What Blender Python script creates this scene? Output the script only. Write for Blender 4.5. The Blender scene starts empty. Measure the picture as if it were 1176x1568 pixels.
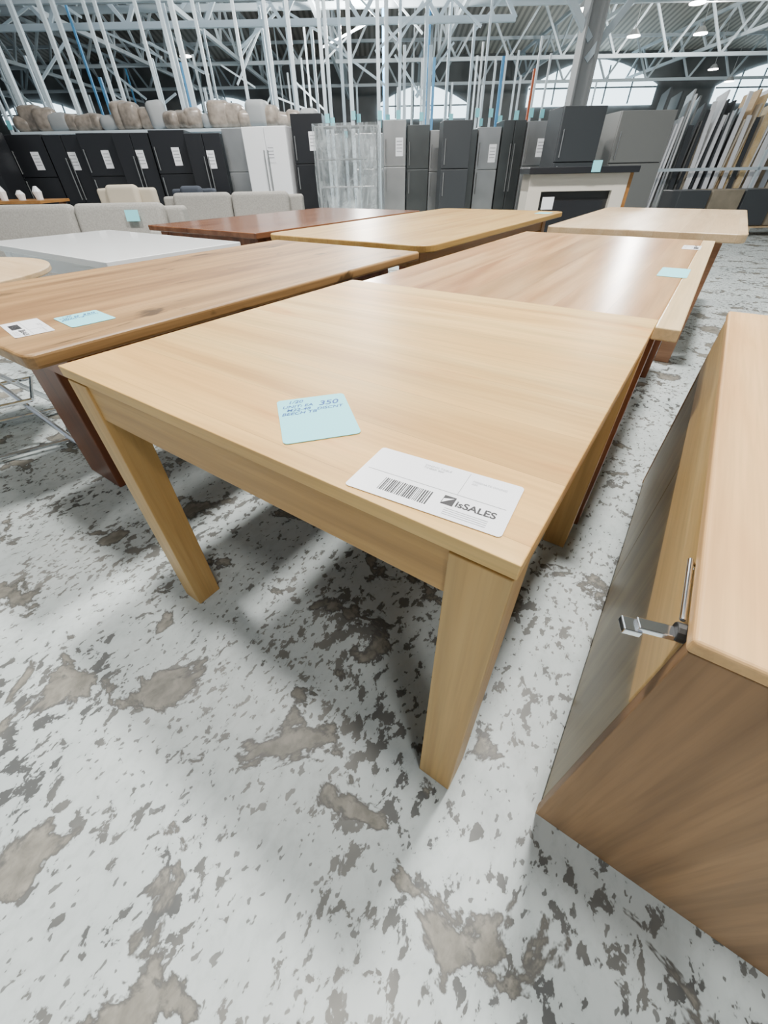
import bpy, bmesh, math, random
from mathutils import Vector, Matrix
random.seed(7)
S=bpy.context.scene
COL=S.collection
ANG=math.atan2(.578,.816)
def AB(a,b): return (.816*a-.578*b, .578*a+.816*b)

# ---------------------------------------------------------------- materials
def nm(name):
    m=bpy.data.materials.new(name); m.use_nodes=True
    return m,m.node_tree,m.node_tree.nodes['Principled BSDF']
def ramp(nt,stops,interp='LINEAR'):
    r=nt.nodes.new('ShaderNodeValToRGB'); e=r.color_ramp.elements
    r.color_ramp.interpolation=interp
    while len(e)<len(stops): e.new(.5)
    for k,(p,c) in enumerate(stops):
        e[k].position=p; e[k].color=(c[0],c[1],c[2],1) if not isinstance(c,(int,float)) else (c,c,c,1)
    return r
def mix(nt,mode,fac,a,b):
    n=nt.nodes.new('ShaderNodeMix'); n.data_type='RGBA'; n.blend_type=mode
    for sock,v in((n.inputs[0],fac),(n.inputs[6],a),(n.inputs[7],b)):
        if hasattr(v,'links'): nt.links.new(v,sock)
        elif isinstance(v,(int,float)): sock.default_value=v
        else: sock.default_value=(v[0],v[1],v[2],1)
    return n.outputs[2]
def math_(nt,op,a,b=0.0):
    n=nt.nodes.new('ShaderNodeMath'); n.operation=op
    for i,v in enumerate((a,b)):
        if hasattr(v,'links'): nt.links.new(v,n.inputs[i])
        else: n.inputs[i].default_value=v
    return n.outputs[0]
def noise(nt,vec,scale,detail=4,rough=.5,dist=0.0):
    n=nt.nodes.new('ShaderNodeTexNoise'); n.inputs['Scale'].default_value=scale
    n.inputs['Detail'].default_value=detail; n.inputs['Roughness'].default_value=rough
    n.inputs['Distortion'].default_value=dist
    if vec: nt.links.new(vec,n.inputs['Vector'])
    return n.outputs[0]
def objvec(nt,scale=(1,1,1),loc=(0,0,0),rot=(0,0,0)):
    t=nt.nodes.new('ShaderNodeTexCoord'); m=nt.nodes.new('ShaderNodeMapping')
    m.inputs['Scale'].default_value=scale; m.inputs['Location'].default_value=loc; m.inputs['Rotation'].default_value=rot
    nt.links.new(t.outputs['Object'],m.inputs['Vector']); return m.outputs['Vector']
def plain(name,col,rough=.5,metal=0.0,var=.06,nscale=6,emit=0.0,spec=.5):
    m,nt,b=nm(name)
    if var>.1:
        f=noise(nt,objvec(nt),nscale,2)
        r=ramp(nt,[(.3,[c*(1-var) for c in col]),(.7,[min(1,c*(1+var)) for c in col])])
        nt.links.new(f,r.inputs[0]); nt.links.new(r.outputs[0],b.inputs['Base Color'])
    else: b.inputs['Base Color'].default_value=(*col,1)
    b.inputs['Roughness'].default_value=rough; b.inputs['Metallic'].default_value=metal
    b.inputs['Specular IOR Level'].default_value=spec
    if emit: b.inputs['Emission Color'].default_value=(*col,1); b.inputs['Emission Strength'].default_value=emit
    return m
def wood(name,dark,mid,light,axis='X',plank=0.0,rough=.35,seed=0.0,pv=.12,contrast=1.0,knots=False,rot=(0,0,0),rings=True,spec=.4,heart=None):
    m,nt,b=nm(name)
    ai='XYZ'.index(axis); sc=[9.0]*3; sc[ai]=.9
    v=objvec(nt,sc,(seed*3.1,seed*1.7,seed*2.3),rot)
    if plank:
        t=nt.nodes.new('ShaderNodeTexCoord'); sep=nt.nodes.new('ShaderNodeSeparateXYZ'); nt.links.new(t.outputs['Object'],sep.inputs[0])
        ac=1 if axis=='X' else 0
        u=math_(nt,'DIVIDE',math_(nt,'ADD',sep.outputs[ac],5+seed*.01),plank)
        q=math_(nt,'FLOOR',u)
        wn=nt.nodes.new('ShaderNodeTexWhiteNoise'); wn.noise_dimensions='1D'; nt.links.new(q,wn.inputs['W'])
        cmb=nt.nodes.new('ShaderNodeVectorMath'); cmb.operation='MULTIPLY_ADD'
        nt.links.new(wn.outputs['Color'],cmb.inputs[0]); cmb.inputs[1].default_value=(7,7,7); nt.links.new(v,cmb.inputs[2]); v2=cmb.outputs[0]
    else: v2=v
    n1=noise(nt,v2,.75,4,.58,.9)
    r=ramp(nt,[(.3,dark),(.5,mid),(.7,light)]); nt.links.new(n1,r.inputs[0]); c=r.outputs[0]
    sc2=[120.0]*3; sc2[ai]=4.0
    n2=noise(nt,objvec(nt,sc2,(0,0,0),rot),1.0,2,.6)
    r2=ramp(nt,[(.35,.80),(.6,1.0)]); nt.links.new(n2,r2.inputs[0])
    c=mix(nt,'MULTIPLY',.6*contrast,c,r2.outputs[0])
    if rings:
        w=nt.nodes.new('ShaderNodeTexWave'); w.wave_type='RINGS'; w.rings_direction=axis
        w.inputs['Scale'].default_value=.55; w.inputs['Distortion'].default_value=5; w.inputs['Detail'].default_value=2; w.inputs['Detail Scale'].default_value=.8
        nt.links.new(v2,w.inputs['Vector'])
        r3=ramp(nt,[(0,.80),(.6,1.03)]); nt.links.new(w.outputs['Fac'],r3.inputs[0])
        c=mix(nt,'MULTIPLY',.6*contrast,c,r3.outputs[0])
    if plank:
        r4=ramp(nt,[(0,1-pv),(1,1+pv*.4)]); nt.links.new(wn.outputs['Value'],r4.inputs[0])
        c=mix(nt,'MULTIPLY',1.0,c,r4.outputs[0])
        c=mix(nt,'MIX',math_(nt,'MULTIPLY',wn.outputs['Value'],.28),c,dark)
        fr=math_(nt,'FRACT',u)
        r6=ramp(nt,[(0,.52),(.016,1.0)]); nt.links.new(fr,r6.inputs[0])
        c=mix(nt,'MULTIPLY',.75,c,r6.outputs[0])
    if heart:
        hs=[5.5]*3; hs[ai]=1.3
        r7=ramp(nt,[(.57,0.0),(.70,.75)]); nt.links.new(noise(nt,objvec(nt,hs,(2.7,.6,0)),1.5,4,.6,.5),r7.inputs[0])
        c=mix(nt,'MULTIPLY',r7.outputs[0],c,heart)
    if knots:
        n3=noise(nt,objvec(nt,(5,1.6,3)),1.6,4,.65,.6)
        r5=ramp(nt,[(.61,1.0),(.67,.2)]); nt.links.new(n3,r5.inputs[0])
        c=mix(nt,'MULTIPLY',.85,c,r5.outputs[0])
    nt.links.new(c,b.inputs['Base Color']); b.inputs['Roughness'].default_value=rough
    b.inputs['Specular IOR Level'].default_value=spec
    return m

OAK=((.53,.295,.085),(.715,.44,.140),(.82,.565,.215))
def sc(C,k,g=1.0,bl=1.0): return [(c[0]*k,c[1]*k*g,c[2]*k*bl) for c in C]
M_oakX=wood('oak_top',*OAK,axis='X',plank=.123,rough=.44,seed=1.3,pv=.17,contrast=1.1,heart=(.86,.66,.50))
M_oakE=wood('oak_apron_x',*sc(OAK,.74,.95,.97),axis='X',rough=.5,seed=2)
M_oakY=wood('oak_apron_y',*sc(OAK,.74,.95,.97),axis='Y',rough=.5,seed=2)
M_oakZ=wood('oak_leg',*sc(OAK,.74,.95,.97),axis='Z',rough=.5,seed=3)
M_gap=plain('gap_shade_tone',(.10,.055,.025),.7)  # dark brown paints in the shade of the gap under the top
M_rust=wood('rustic_hardwood',(.22,.115,.045),(.39,.225,.088),(.53,.325,.14),axis='Y',plank=.14,rough=.45,seed=4,knots=True,pv=.2,contrast=1.4)
M_redleg=wood('jarrah_leg',(.10,.030,.012),(.19,.062,.022),(.28,.10,.04),axis='Z',rough=.4,seed=5,rings=False)
M_red=wood('blush_hardwood',(.38,.185,.075),(.56,.325,.14),(.70,.45,.22),axis='Y',plank=.15,rough=.28,seed=6,pv=.3)
M_sap=wood('sapwood',(.64,.46,.22),(.74,.56,.31),(.80,.64,.39),axis='Y',rough=.3,seed=6,rings=False)
M_yel=wood('yellow_wood',(.42,.23,.06),(.55,.335,.10),(.63,.42,.14),axis='Y',plank=.2,rough=.38,seed=7,rings=False)
M_yelE=wood('yellow_edge',(.28,.12,.03),(.36,.17,.05),(.44,.22,.07),axis='Y',rough=.35,seed=7,rings=False)
M_drk=wood('dark_red_wood',(.13,.05,.025),(.21,.09,.045),(.30,.14,.07),axis='Y',plank=.15,rough=.2,seed=8,rings=False)
M_lt=wood('pale_wood',(.50,.34,.19),(.62,.45,.26),(.70,.54,.34),axis='Y',plank=.14,rough=.4,seed=9,rings=False)
M_ltE=wood('pale_edge',(.22,.10,.05),(.30,.15,.08),(.4,.22,.12),axis='X',rough=.4,seed=9,rings=False)
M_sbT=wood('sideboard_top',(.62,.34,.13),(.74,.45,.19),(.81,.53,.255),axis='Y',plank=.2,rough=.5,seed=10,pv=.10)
M_sbS=wood('sideboard_side_shaded',(.29,.16,.070),(.39,.225,.104),(.47,.285,.145),axis='Z',rough=.55,seed=11,contrast=1.3,rot=(0,.35,0))  # darker than the top: shade on this face is in the colour
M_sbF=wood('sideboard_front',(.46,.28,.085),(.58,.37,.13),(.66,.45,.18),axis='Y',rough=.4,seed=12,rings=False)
M_sbD=wood('sideboard_door_shaded',(.20,.13,.045),(.27,.18,.065),(.34,.24,.09),axis='Z',rough=.4,seed=13,rings=False)  # wood darkened to carry the shade of the recessed lower front
M_round=wood('birch',(.55,.38,.2),(.66,.48,.28),(.74,.56,.35),axis='X',rough=.35,seed=14,rings=False)
M_wtab=plain('white_gloss',(.90,.93,.94),.06,var=.02)
M_whitem=plain('white_enamel',(.88,.90,.93),.3,var=.02)
M_blackm=plain('black_gloss_panel',(.014,.015,.018),.3,var=.1)
M_char=plain('charcoal_panel',(.045,.05,.055),.4,var=.08)
M_grey=plain('grey_panel',(.17,.175,.17),.4,var=.05)
M_inox=plain('stainless',(.46,.47,.47),.3,metal=.85,var=.15,nscale=2)
M_inoxd=plain('stainless_dark',(.12,.13,.13),.3,metal=.8,var=.15,nscale=2)
M_chrome=plain('chrome',(.80,.82,.85),.12,metal=1,var=.02)
M_rubber=plain('black_plastic',(.02,.02,.02),.5,var=.1)
M_card=plain('white_card',(.84,.86,.90),.35,var=.01)
M_blue=plain('cyan_card',(.24,.70,.78),.6,var=.01)
M_ink=plain('black_ink',(.015,.015,.018),.6,var=.01)
M_inkg=plain('grey_ink',(.30,.31,.33),.6,var=.01)
M_pen=plain('blue_pen',(.02,.08,.30),.6,var=.01)
M_sofa=plain('grey_fabric',(.34,.33,.305),.95,var=.12,nscale=60,spec=.1)
M_cream=plain('cream_fabric',(.56,.50,.40),.95,var=.1,nscale=50,spec=.1)
M_navy=plain('navy_fabric',(.05,.06,.08),.9,var=.1,nscale=50)
M_steel=plain('white_painted_steel',(.62,.73,.80),.45,var=.1,nscale=3)
M_tsteel=plain('truss_steel',(.50,.59,.65),.5,var=.1,nscale=1)
M_bsteel=plain('blue_painted_steel',(.10,.32,.58),.5,var=.1)
M_osteel=plain('orange_painted_steel',(.5,.12,.05),.5,var=.1)
M_colm=plain('column_paint',(.30,.32,.33),.55,var=.1,nscale=2)
M_wrap=plain('beige_wrap',(.27,.235,.20),.3,var=.35,nscale=9)
M_lamp=plain('lamp_glow',(1,.98,.93),.5,var=0,emit=16)
M_day=plain('daylight_glazing',(.72,.9,1.0),.4,var=0,emit=4.0)
M_mull=plain('mullion',(.25,.3,.33),.5)
M_wallb=plain('dark_wall',(.17,.18,.185),.8,var=.25,nscale=.6)
def plastic():
    m,nt,b=nm('clear_plastic_wrap')
    n=noise(nt,objvec(nt,(1,1,.4)),6,4,.6,1.5)
    r=ramp(nt,[(.42,.16),(.66,.6)]); nt.links.new(n,r.inputs[0])
    b.inputs['Base Color'].default_value=(.62,.68,.70,1); b.inputs['Roughness'].default_value=.2
    nt.links.new(r.outputs[0],b.inputs['Alpha'])
    return m
M_plas=plastic()
def roofmat(name,c):
    m,nt,b=nm(name)
    w=nt.nodes.new('ShaderNodeTexWave'); w.wave_type='BANDS'; w.bands_direction='X'; w.inputs['Scale'].default_value=.9
    nt.links.new(objvec(nt),w.inputs['Vector'])
    r2=ramp(nt,[(.2,[x*.55 for x in c]),(.7,c)]); nt.links.new(w.outputs['Fac'],r2.inputs[0])
    nt.links.new(r2.outputs[0],b.inputs['Base Color']); b.inputs['Roughness'].default_value=.7
    return m
M_roof=roofmat('corrugated_roof_dark',(.30,.28,.25))
M_roofl=roofmat('corrugated_roof_light',(.60,.58,.52))
def floormat():
    m,nt,b=nm('chipped_painted_concrete')
    v=objvec(nt)
    low=noise(nt,v,1.6,5,.62)
    base=ramp(nt,[(.3,(.39,.445,.45)),(.7,(.56,.615,.612))]); nt.links.new(low,base.inputs[0])
    mid=noise(nt,objvec(nt,(1,1,1),(2.1,4.4,0)),3.0,4,.6,.4)
    fine=noise(nt,objvec(nt,(1.0,.7,1),(3,1,0),(0,0,.5)),30,4,.6,.25)
    fine2=noise(nt,objvec(nt,(1.0,.6,1),(1,5,0),(0,0,-.4)),62,2,.5,.2)
    scf=ramp(nt,[(.45,1.0),(.75,.66)]); nt.links.new(fine,scf.inputs[0])
    c=mix(nt,'MULTIPLY',.6,base.outputs[0],scf.outputs[0])
    chipc=ramp(nt,[(.4,(.075,.08,.08)),(.62,(.20,.20,.185))]); nt.links.new(low,chipc.inputs[0])
    sp=ramp(nt,[(.630,0.0),(.660,.9)]); nt.links.new(math_(nt,'ADD',fine2,math_(nt,'MULTIPLY',math_(nt,'SUBTRACT',low,.5),.35)),sp.inputs[0])
    c=mix(nt,'MIX',sp.outputs[0],c,chipc.outputs[0])
    ch=ramp(nt,[(.586,0.0),(.616,1.0)]); nt.links.new(math_(nt,'ADD',fine,math_(nt,'MULTIPLY',math_(nt,'SUBTRACT',mid,.5),.62)),ch.inputs[0])
    c=mix(nt,'MIX',ch.outputs[0],c,chipc.outputs[0])
    pn=math_(nt,'ADD',noise(nt,objvec(nt,(1,1,1),(7.9,2.6,0)),4.6,6,.6,.35),math_(nt,'MULTIPLY',math_(nt,'SUBTRACT',mid,.5),.24))
    rim=ramp(nt,[(.572,0.0),(.588,1.0)]); nt.links.new(pn,rim.inputs[0])
    c=mix(nt,'MIX',rim.outputs[0],c,(.10,.10,.094))
    inn=ramp(nt,[(.592,0.0),(.620,1.0)]); nt.links.new(pn,inn.inputs[0])
    bare=ramp(nt,[(.35,(.145,.14,.12)),(.65,(.25,.24,.205))]); nt.links.new(fine,bare.inputs[0])
    c=mix(nt,'MIX',inn.outputs[0],c,bare.outputs[0])
    nt.links.new(c,b.inputs['Base Color']); b.inputs['Roughness'].default_value=.5
    b.inputs['Specular IOR Level'].default_value=.3
    return m
M_floor=floormat()

# ---------------------------------------------------------------- geometry
class G:
    def __init__(s): s.v=[];s.f=[];s.mi=[];s.mats=[]
    def m(s,mat):
        if mat not in s.mats: s.mats.append(mat)
        return s.mats.index(mat)
    def add(s,vs,fs,mat):
        o=len(s.v); s.v+= [tuple(x) for x in vs]; k=s.m(mat)
        for f in fs: s.f.append([o+i for i in f]); s.mi.append(k)
        return s
    def box(s,c,d,mat,rz=0.0,M=None):
        vs=[Vector((x*d[0]/2,y*d[1]/2,z*d[2]/2)) for x in(-1,1) for y in(-1,1) for z in(-1,1)]
        R=Matrix.Rotation(rz,3,'Z') if M is None else M
        vs=[R@v+Vector(c) for v in vs]
        return s.add(vs,[(0,1,3,2),(4,6,7,5),(0,4,5,1),(2,3,7,6),(0,2,6,4),(1,5,7,3)],mat)
    def mm(s,x0,x1,y0,y1,z0,z1,mat): return s.box(((x0+x1)/2,(y0+y1)/2,(z0+z1)/2),(x1-x0,y1-y0,z1-z0),mat)
    def bar(s,p,q,w,mat,n=4,w2=None):
        p=Vector(p);q=Vector(q);d=(q-p)
        if d.length<1e-6: return s
        z=d.normalized(); x=Vector((1,0,0)) if abs(z.z)>.99 else z.cross(Vector((0,0,1))).normalized()
        y=z.cross(x).normalized(); w2=w2 or w
        vs=[]
        for pt,ww in((p,w),(q,w2)):
            for k in range(n):
                t=2*math.pi*(k+.5)/n; r=ww/2/(math.cos(math.pi/n) if n==4 else 1)
                vs.append(pt+x*math.cos(t)*r+y*math.sin(t)*r)
        fs=[(k,(k+1)%n,n+(k+1)%n,n+k) for k in range(n)]+[tuple(reversed(range(n))),tuple(range(n,2*n))]
        return s.add(vs,fs,mat)
    def prism(s,poly,z0,z1,mat):
        n=len(poly); vs=[(x,y,z0) for x,y in poly]+[(x,y,z1) for x,y in poly]
        return s.add(vs,[(k,(k+1)%n,n+(k+1)%n,n+k) for k in range(n)]+[tuple(reversed(range(n))),tuple(range(n,2*n))],mat)
    def obj(s,name,parent=None,loc=(0,0,0),rz=0.0,bevel=0.0,seg=2,sub=0,smooth=False):
        me=bpy.data.meshes.new(name); me.from_pydata(s.v,[],s.f)
        for mt in s.mats: me.materials.append(mt)
        for p,k in zip(me.polygons,s.mi): p.material_index=k; p.use_smooth=smooth
        bm=bmesh.new(); bm.from_mesh(me); bmesh.ops.recalc_face_normals(bm,faces=bm.faces); bm.to_mesh(me); bm.free()
        o=bpy.data.objects.new(name,me); COL.objects.link(o)
        o.location=loc; o.rotation_euler[2]=rz
        if parent: o.parent=parent
        if bevel:
            b=o.modifiers.new('bevel','BEVEL'); b.width=bevel; b.segments=seg; b.limit_method='ANGLE'; b.angle_limit=.7
        if sub:
            u=o.modifiers.new('sub','SUBSURF'); u.levels=sub; u.render_levels=sub
        return o
def empty(name,loc=(0,0,0),rz=0.0):
    e=bpy.data.objects.new(name,None); COL.objects.link(e); e.location=loc; e.rotation_euler[2]=rz; e.empty_display_size=.1; return e
def rrect(x0,x1,y0,y1,r,n=6):
    P=[]
    for cx,cy,a0 in((x1-r,y0+r,-90),(x1-r,y1-r,0),(x0+r,y1-r,90),(x0+r,y0+r,180)):
        for k in range(n+1):
            t=math.radians(a0+90*k/n); P.append((cx+r*math.cos(t),cy+r*math.sin(t)))
    return P
def text(body,size,loc,rz,mat,parent,name,shear=0.0,bold=0.0,align='LEFT'):
    c=bpy.data.curves.new(name,'FONT'); c.body=body; c.size=size; c.shear=shear; c.offset=bold; c.align_x=align
    c.materials.append(mat); o=bpy.data.objects.new(name,c); COL.objects.link(o); o.location=loc; o.rotation_euler[2]=rz; o.parent=parent; return o

# shell ------------------------------------------------------------
G().mm(-60,40,-25,60,-.2,0,M_floor).obj('floor')
def roof(name,a0,a1,mat):
    g=G(); b=-4.0; per=11.5; zv,zr=7.3,8.4
    while b<41.9:
        b1=min(b+per,42.0); m_=(b+b1)/2
        for p,q in(((b,zv),(m_,zr)),((m_,zr),(b1,zv))):
            g.add([(a0,p[0],p[1]),(a1,p[0],p[1]),(a1,q[0],q[1]),(a0,q[0],q[1]),(a0,p[0],p[1]+.12),(a1,p[0],p[1]+.12),(a1,q[0],q[1]+.12),(a0,q[0],q[1]+.12)],
                  [(0,1,2,3),(4,7,6,5),(0,4,5,1),(2,6,7,3),(0,3,7,4),(1,5,6,2)],mat)
        b+=per
    g.obj(name,rz=ANG)
roof('ceiling',-42,7,M_roof); roof('ceiling.001',7,36,M_roofl)
G().mm(-42,36,42,42.3,0,7.4,M_wallb).obj('wall_back',rz=ANG)
G().mm(-42.3,-42,-4,42,0,7.4,M_wallb).obj('wall_left',rz=ANG)
G().mm(36,36.3,-4,42,0,7.4,M_wallb).obj('wall_right',rz=ANG)
def lunette(k,a0,a1,z0,z1):
    g=G(); n=16; P=[(a0,z0),(a1,z0)]
    for i in range(n+1):
        t=i/n; P.append((a1+(a0-a1)*t, z0+.45*(z1-z0)+.55*(z1-z0)*math.sin(math.pi*t)))
    m=len(P)
    g.add([(x,41.97,z) for x,z in P]+[(x,41.9,z) for x,z in P],[tuple(range(m)),tuple(range(m,2*m))]+[(i,(i+1)%m,m+(i+1)%m,m+i) for i in range(m)],M_day)
    for i in range(1,5):
        x=a0+(a1-a0)*i/5; g.box((x,41.86,(z0+z1)/2-.1),(.09,.08,(z1-z0)*.85),M_mull)
    g.box(((a0+a1)/2,41.86,z0+(z1-z0)*.4),(a1-a0,.08,.08),M_mull)
    g.obj('window_%d'%k,rz=ANG)
lunette(1,11.2,20.6,4.6,6.9); lunette(2,.1,6.8,4.1,5.8); lunette(3,-14,-8.5,4.2,5.4); lunette(4,-28,-22,4.2,5.4); lunette(5,25,33,4.6,6.6)

# trusses -------------------------------------------------------------------
def truss(L0,L1,z0,z1,step,w,fixed,along):
    g=G()
    P=(lambda t,z:(t,fixed,z)) if along=='a' else (lambda t,z:(fixed,t,z))
    g.bar(P(L0,z0),P(L1,z0),w,M_tsteel); g.bar(P(L0,z1),P(L1,z1),w,M_tsteel)
    n=int(round((L1-L0)/step))
    for i in range(n):
        t=L0+(L1-L0)*i/n; u=L0+(L1-L0)*(i+1)/n; mid=(t+u)/2
        g.bar(P(t,z0),P(mid,z1),w*.7,M_tsteel); g.bar(P(mid,z1),P(u,z0),w*.7,M_tsteel)
    return g.obj('roof_truss',rz=ANG)
truss(-40,9,4.0,5.1,2.0,.13,13.8,'a'); truss(-40,4,4.3,5.6,2.2,.13,17.5,'a'); truss(-40,35,5.4,7.1,2.6,.15,21.5,'a')
truss(-40,35,5.2,7.0,2.6,.13,29,'a'); truss(-40,35,5.2,7.0,2.6,.13,36,'a')
for a in (-24,-17,-11,-6.5,-2,3): truss(12,41.5,5.2,6.9,2.6,.13,a,'b')
for a in (10,18): truss(14,41.5,5.9,7.1,3.2,.13,a,'b')

# pole forest ----------------------------------------------------------------
g=G(); tags=G()
def pole(a,b,w,top=7.3,mat=M_steel,z0=0.0,tag=True):
    g.bar((a,b,z0),(a,b,top),w,mat)
    if tag: tags.box((a+.02,b-w/2-.012,2.02+random.uniform(-.1,.1)),(.10,.008,.15),M_blue)
D=lambda b,h: b*.756-h*.655
near=[28,60,102,140,158,200,215,268,300,316,345,398,440,470,512,520,552,592,604]
for px in near:
    b=12.75+random.uniform(-.3,.5); u=px*1.0255; a=(u-603)/615*D(b,.9); pole(a,b,random.choice((.06,.075,.09)))
for i in range(60):
    b=random.uniform(15.4,30); a=random.uniform(-.82,.5)*b*.8
    r=random.random(); m=M_steel if r<.95 else M_bsteel
    pole(a,b,random.uniform(.05,.09),random.choice((7.2,4.5,3.6,5.2)),m,tag=random.random()<.5)
for px,mt in ((30,M_bsteel),(190,M_bsteel),(312,M_bsteel),(672,M_bsteel),(818,M_osteel)):
    b=13.4; a=(px*1.0255-603)/615*D(b,.9); pole(a,b,.06,random.choice((3.4,3.0,2.8)),mt,tag=False)
for px in (560,620,655,700,740,760,775,800,822,838):
    b=random.uniform(12.6,13.6); u=px*1.0255; a=(u-603)/615*D(b,.9); pole(a,b,.04,random.uniform(2.5,3.3))
for i in range(34):
    b=random.uniform(15.5,26); a=random.uniform(-.82,.3)*b*.8; z=random.uniform(2.6,4.6); L=random.choice((1.2,1.8,-1.2,-1.8))
    g.bar((a,b,z),(a+L,b,z+random.uniform(.5,1.4)),.055,M_steel)
e=empty('storage_rack_poles',rz=ANG); g.obj('poles',e); tags.obj('hanging_tags',e)
# column
g=G(); ca,cb=4.75,13.35
g.mm(ca-.17,ca+.17,cb-.03,cb+.03,0,7.6,M_colm); g.mm(ca-.2,ca-.16,cb-.2,cb+.2,0,7.6,M_colm); g.mm(ca+.16,ca+.2,cb-.2,cb+.2,0,7.6,M_colm)
g.box((ca,cb,.02),(.6,.6,.04),M_colm)
g.bar((ca,cb,2.9),(ca+1.2,cb,4.3),.12,M_tsteel); g.bar((ca,cb,3.2),(ca-1.4,cb,4.6),.12,M_tsteel)
g.obj('steel_column',rz=ANG)

# high bay lamps ---------------------------------------------------------------
def lamp(x,y,z,power=0,size=.6,col=(1,.97,.92),kind='AREA'):
    g=G()
    g.bar((0,0,.16),(0,0,.34),.5,M_colm,12,.2); g.bar((0,0,.34),(0,0,7.3-z),.03,M_colm,6)
    g.bar((0,0,.13),(0,0,.16),.5,M_lamp,12)
    e=empty('high_bay_lamp',(x,y,z)); g.obj('housing',e)
    if power:
        l=bpy.data.lights.new('lamp_light',kind); l.energy=power; l.color=col
        if kind=='AREA': l.shape='DISK'; l.size=size
        else: l.shadow_soft_size=.25
        o=bpy.data.objects.new('lamp_light',l); COL.objects.link(o); o.parent=e; o.location=(0,0,.05 if kind=='AREA' else -.35)
for p in [(-3.23,23.1,5),(-6.41,21.44,5),(-14.48,16.9,5),(-3.4,37.5,5),(-5.7,26.5,5),(-2.5,39,4.6),(-22.5,17,5)]:
    lamp(*p)
lamp(-3.5,.55,6.2,480,.7); lamp(.0,2.75,6.2,820,.72); lamp(2.4,-1.6,6.2,150,1.0)  # third lamp is an added fill for the floor by the sideboard
lamp(-6.5,7,6.2,600,1.0)
lamp(-3.43,27.85,5,2000,kind='POINT'); lamp(-12,16,5,2400,kind='POINT')  # point lights added to spill light onto the roof and trusses
for (a,b,sx,sy,pw) in ((-1,5,9,2.0,100),(0,15,18,3,520)):  # broad soft fill lights added under the roof, without any opening
    l=bpy.data.lights.new('roof_fill_light','AREA'); l.shape='RECTANGLE'; l.size=sx; l.size_y=sy; l.energy=pw; l.color=(.86,.94,1)
    x,y=AB(a,b); o=bpy.data.objects.new('roof_fill_light',l); COL.objects.link(o); o.location=(x,y,7.25); o.rotation_euler[2]=ANG

# cards --------------------------------------------------------------------
def blue_card(x,y,z,rz,w=.114,h=.145,scrib=True):
    e=empty('blue_price_card',(x,y,z+.0006),rz)
    G().prism(rrect(-w/2,w/2,-h/2,h/2,.008),0,.0009,M_blue).obj('card',e)
    if scrib:
        text('350',.022,(w*.22,h*.25,.0012),0,M_pen,e,'handwriting_1',.3,.0003,'CENTER')
        text('DISCNT',.012,(w*.22,h*.15,.0012),0,M_pen,e,'handwriting_3',.3,.0002,'CENTER')
        text('1/20',.014,(-w*.24,h*.38,.0012),0,M_pen,e,'handwriting_4',.3,.0002,'CENTER')
        text('UNIT: EA\nM22-48\nBEECH TB',.0125,(-w*.22,h*.27,.0012),0,M_pen,e,'handwriting_2',.3,.0002,'CENTER')
    return e
def label(x,y,z,rz,w=.196,h=.097):
    e=empty('barcode_label',(x,y,z+.0006),rz)
    G().prism(rrect(-w/2,w/2,-h/2,h/2,.005),0,.0009,M_card).obj('paper',e)
    g=G(); z0,z1=.0009,.0012; k=-w*.30; random.seed(3)
    while k<w*.03:
        t=random.choice((.0008,.0012,.0018)); g.mm(k,k+t,-h*.38,-h*.12,z0,z1,M_ink); k+=t+random.choice((.0008,.0012,.0016))
    g.mm(w*.16,w*.163,-h*.02,h*.46,z0,z1,M_inkg); g.mm(-w*.46,w*.46,-h*.035,-h*.027,z0,z1,M_inkg)
    for i in range(4): g.mm(w*.14,w*.40,-h*(.33+.035*i),-h*(.322+.035*i),z0,z1,M_inkg)
    g.mm(w*.10,w*.175,-h*.27,-h*.10,z0,z1,M_ink)
    g.obj('barcode',e)
    G().add([(w*.105,-h*.25,.0015),(w*.165,-h*.13,.0015),(w*.105,-h*.17,.0015)],[(0,1,2)],M_card).obj('logo_mark',e)
    text('isSALES',.0150,(w*.185,-h*.25,.0012),0,M_ink,e,'logo_text',0,.0004)
    text('DINING TABLE\nTIMBER 900',.0055,(-w*.14,h*.36,.0012),0,M_inkg,e,'item_text')
    text('MESSMATE DINING\n200',.005,(w*.2,h*.3,.0012),0,M_inkg,e,'item_text_2')
    return e

# ---------------------------------------------------------------- main table
e=empty('square_dining_table',(-.526,.7725,0)); hx,hy=.489,.4925
G().mm(-hx,hx,-hy,hy,.738,.76,M_oakX).obj('top',e,bevel=.0015)
i=.003
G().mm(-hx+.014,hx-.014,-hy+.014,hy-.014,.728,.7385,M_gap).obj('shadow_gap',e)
a0=i+.005
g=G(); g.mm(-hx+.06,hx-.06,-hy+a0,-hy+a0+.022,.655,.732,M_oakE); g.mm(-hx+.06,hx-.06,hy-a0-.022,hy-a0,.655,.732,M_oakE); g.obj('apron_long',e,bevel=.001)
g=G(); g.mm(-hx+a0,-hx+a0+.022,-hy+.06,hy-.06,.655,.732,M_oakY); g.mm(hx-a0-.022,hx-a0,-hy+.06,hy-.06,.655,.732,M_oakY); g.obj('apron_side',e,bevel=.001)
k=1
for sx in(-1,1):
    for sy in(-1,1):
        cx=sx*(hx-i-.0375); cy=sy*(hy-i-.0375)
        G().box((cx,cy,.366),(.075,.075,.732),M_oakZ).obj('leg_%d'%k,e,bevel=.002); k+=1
label(-.170,.345,.76,math.radians(5)); blue_card(-.413,.403,.76,math.radians(50))

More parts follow.
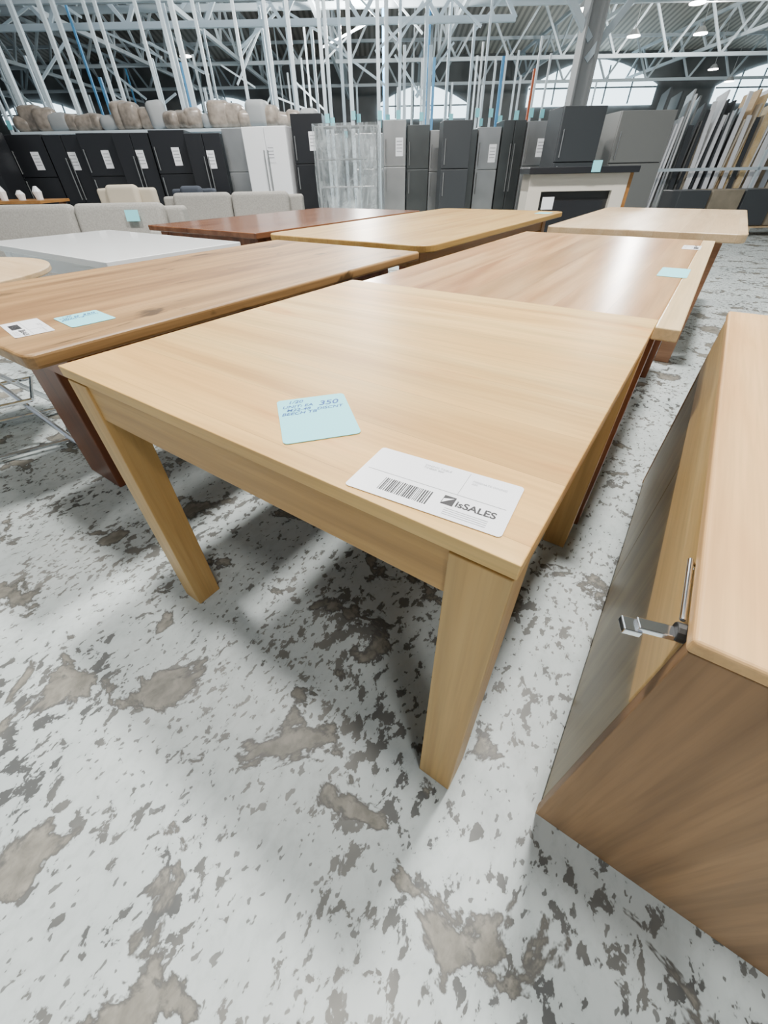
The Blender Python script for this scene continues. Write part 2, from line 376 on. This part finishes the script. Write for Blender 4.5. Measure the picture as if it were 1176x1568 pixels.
# ---------------------------------------------------------------- other tables
def table(name,x0,x1,y0,y1,z,th,topm,legm,r=.02,legs=None,lw=.09,apron=.09,inset=.06,edge=.006,apm=None,strip=None,seg=3):
    cx,cy=(x0+x1)/2,(y0+y1)/2; e=empty(name,(cx,cy,0)); a,b=(x1-x0)/2,(y1-y0)/2
    if strip:
        G().prism(rrect(-a,a-strip,-b,b,r),z-th,z,topm).obj('top',e,bevel=edge,seg=seg)
        G().mm(a-strip,a,-b,b,z-th,z,M_sap).obj('sapwood_edge',e,bevel=edge,seg=seg)
    else: G().prism(rrect(-a,a,-b,b,r),z-th,z,topm).obj('top',e,bevel=edge,seg=seg)
    apm=apm or legm
    g=G(); q=inset+.02
    for s in(-1,1):
        g.box((0,s*(b-q),z-th-apron/2),(2*(a-q),.024,apron),apm); g.box((s*(a-q),0,z-th-apron/2),(.024,2*(b-q),apron),apm)
    g.obj('apron',e,bevel=.002)
    g=G()
    for (lx,ly,wx,wy) in (legs or [(s*(a-inset-lw/2),t*(b-inset-lw/2),lw,lw) for s in(-1,1) for t in(-1,1)]):
        g.box((lx,ly,(z-th)/2),(wx,wy,z-th),legm)
    g.obj('legs',e,bevel=.004)
    return e
table('rustic_dining_table',-2.12,-1.135,.262,1.95,.76,.034,M_rust,M_redleg,r=.022,edge=.008,inset=.1,
      legs=[(-.28,-.60,.26,.07),(.30,.62,.12,.12),(-.30,.62,.12,.12)])
table('red_hardwood_dining_table',-1.05,.02,1.29,3.2,.737,.032,M_red,M_redleg,r=.006,edge=.004,inset=.05,strip=.06,lw=.1)
table('yellow_dining_table',-2.42,-1.19,2.12,4.62,.76,.035,M_yel,M_yelE,r=.10,inset=.12)
table('dark_red_dining_table',-3.78,-2.5,2.12,4.25,.76,.035,M_drk,M_redleg,r=.01)
table('pale_dining_table',-.96,.16,3.33,5.3,.76,.045,M_lt,M_ltE,r=.05,inset=.1)
table('white_gloss_table',-3.72,-2.24,1.0,1.78,.76,.03,M_wtab,M_whitem,r=.01,edge=.003)
e=empty('round_cafe_table',(-2.66,.40,0))
G().prism([(.5*math.cos(t*math.pi/24),.5*math.sin(t*math.pi/24)) for t in range(48)],.735,.757,M_round).obj('top',e,bevel=.004)
g=G()
for k in range(4):
    t=math.radians(25+90*k); c,s=math.cos(t),math.sin(t); u=math.radians(25+90*k+180); c2,s2=math.cos(u),math.sin(u)
    g.bar((c*.36,s*.36,0),(c2*.26,s2*.26,.735),.026,M_chrome,8)
    t2=t+math.pi/2; g.bar((c*.33,s*.33,.03),(math.cos(t2)*.33,math.sin(t2)*.33,.03),.02,M_chrome,8)
    g.bar((c*.24,s*.24,.24),(math.cos(t2)*.24,math.sin(t2)*.24,.24),.018,M_chrome,8)
g.obj('chrome_frame',e)
label(-1.375,.36,.76,math.radians(-8),.17,.085); blue_card(-1.335,.485,.76,math.radians(85),.11,.14)
blue_card(-.075,2.1,.737,math.radians(0),.1,.2,False); label(-.07,2.86,.737,math.radians(90),.15,.08)
blue_card(-1.3,4.35,.76,0,.12,.16,False)

# ---------------------------------------------------------------- sideboard
X0,X1,Y0,Y1,H1=.135,.62,.352,1.80,.69
e=empty('sideboard',(0,0,0))
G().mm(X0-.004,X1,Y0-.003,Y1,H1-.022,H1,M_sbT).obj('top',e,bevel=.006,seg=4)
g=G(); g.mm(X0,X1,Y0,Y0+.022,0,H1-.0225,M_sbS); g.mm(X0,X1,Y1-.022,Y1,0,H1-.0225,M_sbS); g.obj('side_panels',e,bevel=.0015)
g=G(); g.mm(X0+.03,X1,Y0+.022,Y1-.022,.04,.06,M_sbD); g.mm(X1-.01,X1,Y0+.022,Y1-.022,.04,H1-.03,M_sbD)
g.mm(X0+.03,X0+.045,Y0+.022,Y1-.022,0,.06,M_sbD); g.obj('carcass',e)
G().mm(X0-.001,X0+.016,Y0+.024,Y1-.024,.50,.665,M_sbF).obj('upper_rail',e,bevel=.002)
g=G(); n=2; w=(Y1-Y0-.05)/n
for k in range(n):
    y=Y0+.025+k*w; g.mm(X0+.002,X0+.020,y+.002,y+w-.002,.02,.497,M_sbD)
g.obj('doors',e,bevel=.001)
g=G()
g.bar((X0+.001,Y0+.030,.660),(X0-.012,Y0+.028,.660),.022,M_rubber,12)
R=Matrix.Rotation(.35,3,'Z')@Matrix.Rotation(.10,3,'Y')
g.box((X0-.029,Y0+.020,.659),(.040,.016,.008),M_chrome,M=R)
g.box((X0-.052,Y0+.011,.656),(.020,.020,.009),M_chrome,M=R)
g.bar((X0-.008,Y0+.04,.668),(X0-.008,Y0+.15,.668),.007,M_chrome,8)
g.bar((X0-.008,Y0+.145,.668),(X0+.001,Y0+.145,.660),.007,M_chrome,8)
g.obj('lever_handle',e,bevel=.002)

# ---------------------------------------------------------------- sofas
def sofa(name,a,b,w,d,h,mat,seats=2,rz=0.0,tag=None):
    x,y=AB(a,b); e=empty(name,(x,y,0),ANG+rz)
    g=G(); g.box((0,0,.2),(w,d,.24),mat); g.box((0,d/2-.1,.42),(w,.2,h*2-.84-.05),mat)
    for s in(-1,1): g.box((s*(w/2-.09),0,.34),(.18,d,.5),mat)
    g.obj('frame',e,bevel=.04,seg=4)
    g=G(); cw=(w-.38)/seats
    for k in range(seats):
        cx=-w/2+.19+cw*(k+.5); g.box((cx,-.06,.39),(cw-.01,d-.2,.16),mat)
    g.obj('seat_cushions',e,bevel=.05,seg=4)
    g=G()
    for k in range(seats):
        cx=-w/2+.19+cw*(k+.5); R=Matrix.Rotation(-.16,3,'X'); g.box((cx,d/2-.26,h-.2),(cw-.012,.17,.44),mat,M=R)
    g.obj('back_cushions',e,bevel=.07,seg=5)
    g=G()
    for s in(-1,1):
        for t in(-1,1): g.bar((s*(w/2-.1),t*(d/2-.1),0),(s*(w/2-.1),t*(d/2-.1),.09),.04,M_rubber,8)
    g.obj('feet',e)
    if tag is not None:
        G().box((tag,d/2-.385,h-.1),(.16,.006,.11),M_blue,M=Matrix.Rotation(-.16,3,'X')).obj('price_tag',e)
    return e
sofa('grey_sofa',-3.75,5.95,2.6,.9,.80,M_sofa,2,tag=.75); sofa('grey_sofa',-2.3,7.7,2.2,.9,.84,M_sofa,2)
sofa('cream_armchair',-4.1,8.0,.9,.85,.95,M_cream,1); sofa('navy_armchair',-3.5,9.4,.8,.8,.9,M_navy,1)
e=empty('wooden_side_table',AB(-6.6,8.6)+(0,),ANG)
G().mm(-1.1,1.1,-.4,.4,.75,.79,M_yelE).obj('top',e,bevel=.004)
g=G()
for s in(-1,1):
    for t in(-1,1): g.mm(s*1.0-.04,s*1.0+.04,t*.32-.04,t*.32+.04,0,.75,M_drk)
g.obj('legs',e)
g=G()
for k in range(7):
    x=-.95+k*.3; h=random.uniform(.08,.2); g.bar((x,0,.79),(x,0,.79+h*.6),.10,M_whitem,10,.14); g.bar((x,0,.79+h*.6),(x,0,.79+h),.14,M_card,10,.05)
g.obj('ornaments',e)

# ---------------------------------------------------------------- fridges
def fridge(name,a,b,w,d,h,mat,split=.62,doors=2,rz=0.0,lab=True,lz=None,side=None):
    x,y=AB(a,b); e=empty(name,(x,y,0),ANG+rz)
    G().mm(-w/2,w/2,-d/2+.06,d/2,.03,h,side or mat).obj('body',e,bevel=.006)
    g=G(); y0=-d/2; y1=-d/2+.055
    if doors=='sbs':
        g.mm(-w/2,-.004,y0,y1,.05,h-.005,mat); g.mm(.004,w/2,y0,y1,.05,h-.005,mat)
    else:
        zs=h*split
        g.mm(-w/2,w/2,y0,y1,.05,zs-.006,mat); g.mm(-w/2,w/2,y0,y1,zs+.006,h-.005,mat)
    g.obj('doors',e,bevel=.008)
    g=G()
    if doors=='sbs':
        for s in(-1,1): g.bar((s*.04,y0-.035,.7),(s*.04,y0-.035,h-.35),.022,M_inox,8)
        for s in(-1,1):
            for zz in(.72,h-.37): g.bar((s*.04,y0,zz),(s*.04,y0-.035,zz),.016,M_inox,8)
    else:
        g.bar((-w/2+.05,y0-.03,zs+.06),(-w/2+.05,y0-.03,zs+.42),.02,M_inox,8); g.bar((-w/2+.05,y0-.03,zs-.4),(-w/2+.05,y0-.03,zs-.05),.02,M_inox,8)
        for zz in(zs+.08,zs+.40,zs-.38,zs-.07): g.bar((-w/2+.05,y0,zz),(-w/2+.05,y0-.03,zz),.014,M_inox,8)
    g.mm(-w/2+.02,w/2-.02,-d/2+.08,d/2-.02,0,.03,M_rubber)
    g.obj('handles_and_base',e)
    if lab:
        g=G(); zz=lz or h-.38; g.mm(.02,.17,y0-.004,y0-.0005,zz-.16,zz+.12,M_card)
        for k in range(4): g.mm(.04,.15,y0-.006,y0-.003,zz-.09+k*.05,zz-.08+k*.05,M_inkg)
        g.obj('energy_label',e)
    return e
random.seed(11)
for k in range(6):
    fridge('black_refrigerator',-7.15+k*.72,11.3+random.uniform(-.06,.06),.69,.7,1.72+random.uniform(-.05,.07),M_blackm,doors='sbs' if k%2 else 2,rz=.12)
fridge('stainless_refrigerator',-2.93,11.45,.45,.7,1.78,M_inox,lab=False)
fridge('white_refrigerator',-2.2,11.2,.9,.75,1.78,M_whitem,doors='sbs',rz=-.12)
fridge('black_refrigerator',-1.38,11.2,.62,.7,1.95,M_blackm,lab=True)
cols=[M_inox,M_inoxd,M_inox,M_inoxd,M_inox,M_inoxd,M_inox,M_inox]
for k in range(8):
    w_=.46
    fridge('stainless_refrigerator',.36+k*.485,11.35+random.uniform(-.1,.1),w_,.66,1.78+random.uniform(-.10,.10),cols[k],doors=random.choice((2,'sbs')),lab=k%2==0,rz=random.uniform(-.03,.03))
fridge('charcoal_refrigerator',1.47,10.2,.52,.6,1.75,M_char,lab=False)
fridge('charcoal_refrigerator',3.45,9.55,.72,.7,1.84,M_char,lab=False,rz=.05); fridge('grey_refrigerator',4.72,9.9,.95,.7,1.80,M_grey,lab=False)
for k in range(14):
    fridge('stainless_refrigerator',-9.4+k*1.15,14.7+random.uniform(-.1,.1),.75,.7,1.8+random.uniform(-.1,.1),random.choice((M_inox,M_inoxd,M_blackm,M_grey)),lab=k%2==0)
# plastic wrapped display cabinet
x,y=AB(-.55,9.9); e=empty('wrapped_glass_display_cabinet',(x,y,0),ANG-.1)
g=G(); w,d,h=1.05,.45,1.68
for s in(-1,1):
    for t in(-1,1): g.bar((s*w/2,t*d/2,0),(s*w/2,t*d/2,h),.03,M_colm)
for z in(.05,.45,.85,1.25,h): g.box((0,0,z),(w,d,.018),M_colm)
g.obj('frame',e)
g=G(); V=[]
for zi in range(9):
    for s,(px,py) in enumerate([(-.57,-.28),(-.3,-.29),(0,-.285),(.3,-.29),(.57,-.28),(.58,.28),(0,.29),(-.58,.28)]):
        V.append((px+random.uniform(-.015,.015),py+random.uniform(-.015,.015),.02+zi*(h+.02)/8))
F=[(z*8+k,z*8+(k+1)%8,(z+1)*8+(k+1)%8,(z+1)*8+k) for z in range(8) for k in range(8)]
g.add(V,F,M_plas); g.obj('plastic_wrap',e)

# wrapped cushions heaped on a rack behind fridges
e=empty('wrapped_cushion_stack',AB(-4.6,12.1)+(0,),ANG)
g=G()
for s in(-3.2,-1.6,0,1.6,3.2):
    for t in(-.22,.22): g.bar((s,t,0),(s,t,1.80),.04,M_steel)
g.mm(-3.3,3.3,-.25,.25,1.78,1.83,M_steel); g.mm(-3.3,3.3,-.25,.25,.9,.95,M_steel); g.obj('rack',e)
g=G()
for k in range(24):
    cx=-3.1+k*.27+random.uniform(-.05,.05); W_=random.uniform(.34,.5); H_=random.uniform(.24,.46)
    R=Matrix.Rotation(random.uniform(-.15,.15),3,'Y')@Matrix.Rotation(random.uniform(-.5,.5),3,'Z')
    g.box((cx,random.uniform(-.05,.05),1.83+H_/2),(W_,.36,H_),(M_wrap,M_wrap,M_wrap,M_colm)[k%4],M=R)
g.obj('wrapped_cushions',e,bevel=.11,seg=4,smooth=True)

# ---------------------------------------------------------------- fireplace
x,y=AB(2.36,6.1); e=empty('electric_fireplace',(x,y,0),ANG)
M_stone=plain('fireplace_surround',(.60,.56,.49),.5,var=.05)
g=G(); w=1.16; h=1.06
g.mm(-w/2,-w/2+.16,-.12,.2,0,h-.05,M_stone); g.mm(w/2-.16,w/2,-.12,.2,0,h-.05,M_stone); g.mm(-w/2,w/2,-.119,.2,h-.21,h-.05,M_stone)
g.mm(-w/2,w/2,-.16,.2,0,.06,M_stone); g.obj('surround',e,bevel=.004)
G().mm(-w/2-.04,w/2+.06,-.2,.24,h-.05,h+.01,M_blackm).obj('mantel',e,bevel=.006)
g=G(); g.mm(-w/2+.16,w/2-.16,-.06,.18,.06,h-.21,M_rubber); g.mm(-w/2+.22,w/2-.22,-.09,-.055,.15,h-.3,M_blackm); g.obj('firebox',e)
g=G(); g.mm(w/2,w/2+.05,-.1,.2,.05,h-.05,M_yelE); g.obj('timber_side',e)
g=G(); g.mm(-w/2+.2,-w/2+.34,-.096,-.09,.68,.80,M_card); g.mm(.08,.18,-.21,-.2,h-.04,h+.06,M_blue); g.obj('tags',e)

# ---------------------------------------------------------------- leaning panels rack, right
e=empty('leaning_door_panels',AB(7.9,11.8)+(0,),ANG)
g=G(); dk=[M_char,M_inox,M_grey,M_inoxd,M_card,M_cream]; lt=[M_cream,M_lt,M_sap,M_card,M_cream,M_sap]
for k in range(60):
    xx=-2.0+k*.086; h=random.uniform(1.75,2.35); R=Matrix.Rotation(random.uniform(.06,.14),3,'Y')@Matrix.Rotation(-.08,3,'X')@Matrix.Rotation(random.uniform(1.15,1.5),3,'Z')
    g.box((xx,random.uniform(-.12,.12),h/2*.985),(.55,.035,h*.97),random.choice(dk if k<22 else lt),M=R)
for k in range(24):
    xx=-1.3+k*.19+random.uniform(-.04,.04); h=random.uniform(1.7,2.3); R=Matrix.Rotation(random.uniform(.02,.12),3,'Y')@Matrix.Rotation(-.10,3,'X')
    g.box((xx,-.36,h/2*.99),(random.uniform(.06,.13),.03,h*.975),random.choice((M_cream,M_card,M_sap,M_inox,M_cream) if k>7 else (M_inox,M_char,M_card)),M=R)
g.obj('panels',e)
g=G(); g.bar((-2.3,-.55,1.0),(3.3,-.55,1.0),.05,M_steel); g.bar((-2.3,.5,1.2),(3.3,.5,1.2),.05,M_steel)
for xx in(-2.3,0.4,3.3): g.bar((xx,-.55,0),(xx,-.55,1.3),.05,M_steel); g.bar((xx,.5,0),(xx,.5,1.3),.05,M_steel)
g.obj('rack_rails',e)
e=empty('pallet_of_boxes',AB(6.9,9.6)+(0,),ANG); g=G()
M_kraft=plain('cardboard',(.22,.19,.14),.8,var=.15)
for k in range(5):
    g.box((-1.0+k*.62,0,.14+.3),(.58,.6,.55),random.choice((M_kraft,M_char,M_char)))
g.obj('boxes',e,bevel=.01)
g=G(); 
for k in range(5): g.box((.25,-.3+k*.15,.145),(3.1,.1,.02),M_lt)
for k in(-1,0,1): g.box((.25+k*1.4,0,.068),(.1,.7,.135),M_lt)
g.obj('pallet',e)
e=empty('black_display_cabinet',AB(-8.2,10.4)+(0,),ANG); g=G()
g.mm(-.9,.9,-.3,.3,.02,1.75,M_blackm); g.mm(-.8,.8,-.31,-.3,1.0,1.6,M_char); g.mm(-.2,.25,-.32,-.31,.9,1.15,M_blue); g.mm(-.85,.85,-.25,.25,0,.02,M_rubber); g.obj('cabinet',e,bevel=.01)

# ---------------------------------------------------------------- world, camera
w=bpy.data.worlds.new('world'); S.world=w; w.use_nodes=True
bg=w.node_tree.nodes['Background']; bg.inputs[0].default_value=(.80,.89,1,1); bg.inputs[1].default_value=.44
cd=bpy.data.cameras.new('camera'); cam=bpy.data.objects.new('camera',cd); COL.objects.link(cam); S.camera=cam
cx=Vector((.8231,.5676,-.0149)).normalized(); cz=Vector((.4371,-.6167,.6548)); cz=(cz-cx*cz.dot(cx)).normalized(); cy=cz.cross(cx)
cam.matrix_world=Matrix(((cx.x,cy.x,cz.x,0),(cx.y,cy.y,cz.y,0),(cx.z,cy.z,cz.z,1.05),(0,0,0,1)))
cd.sensor_fit='VERTICAL'; cd.sensor_height=24; cd.lens=615/1608*24; cd.clip_start=.01; cd.clip_end=300
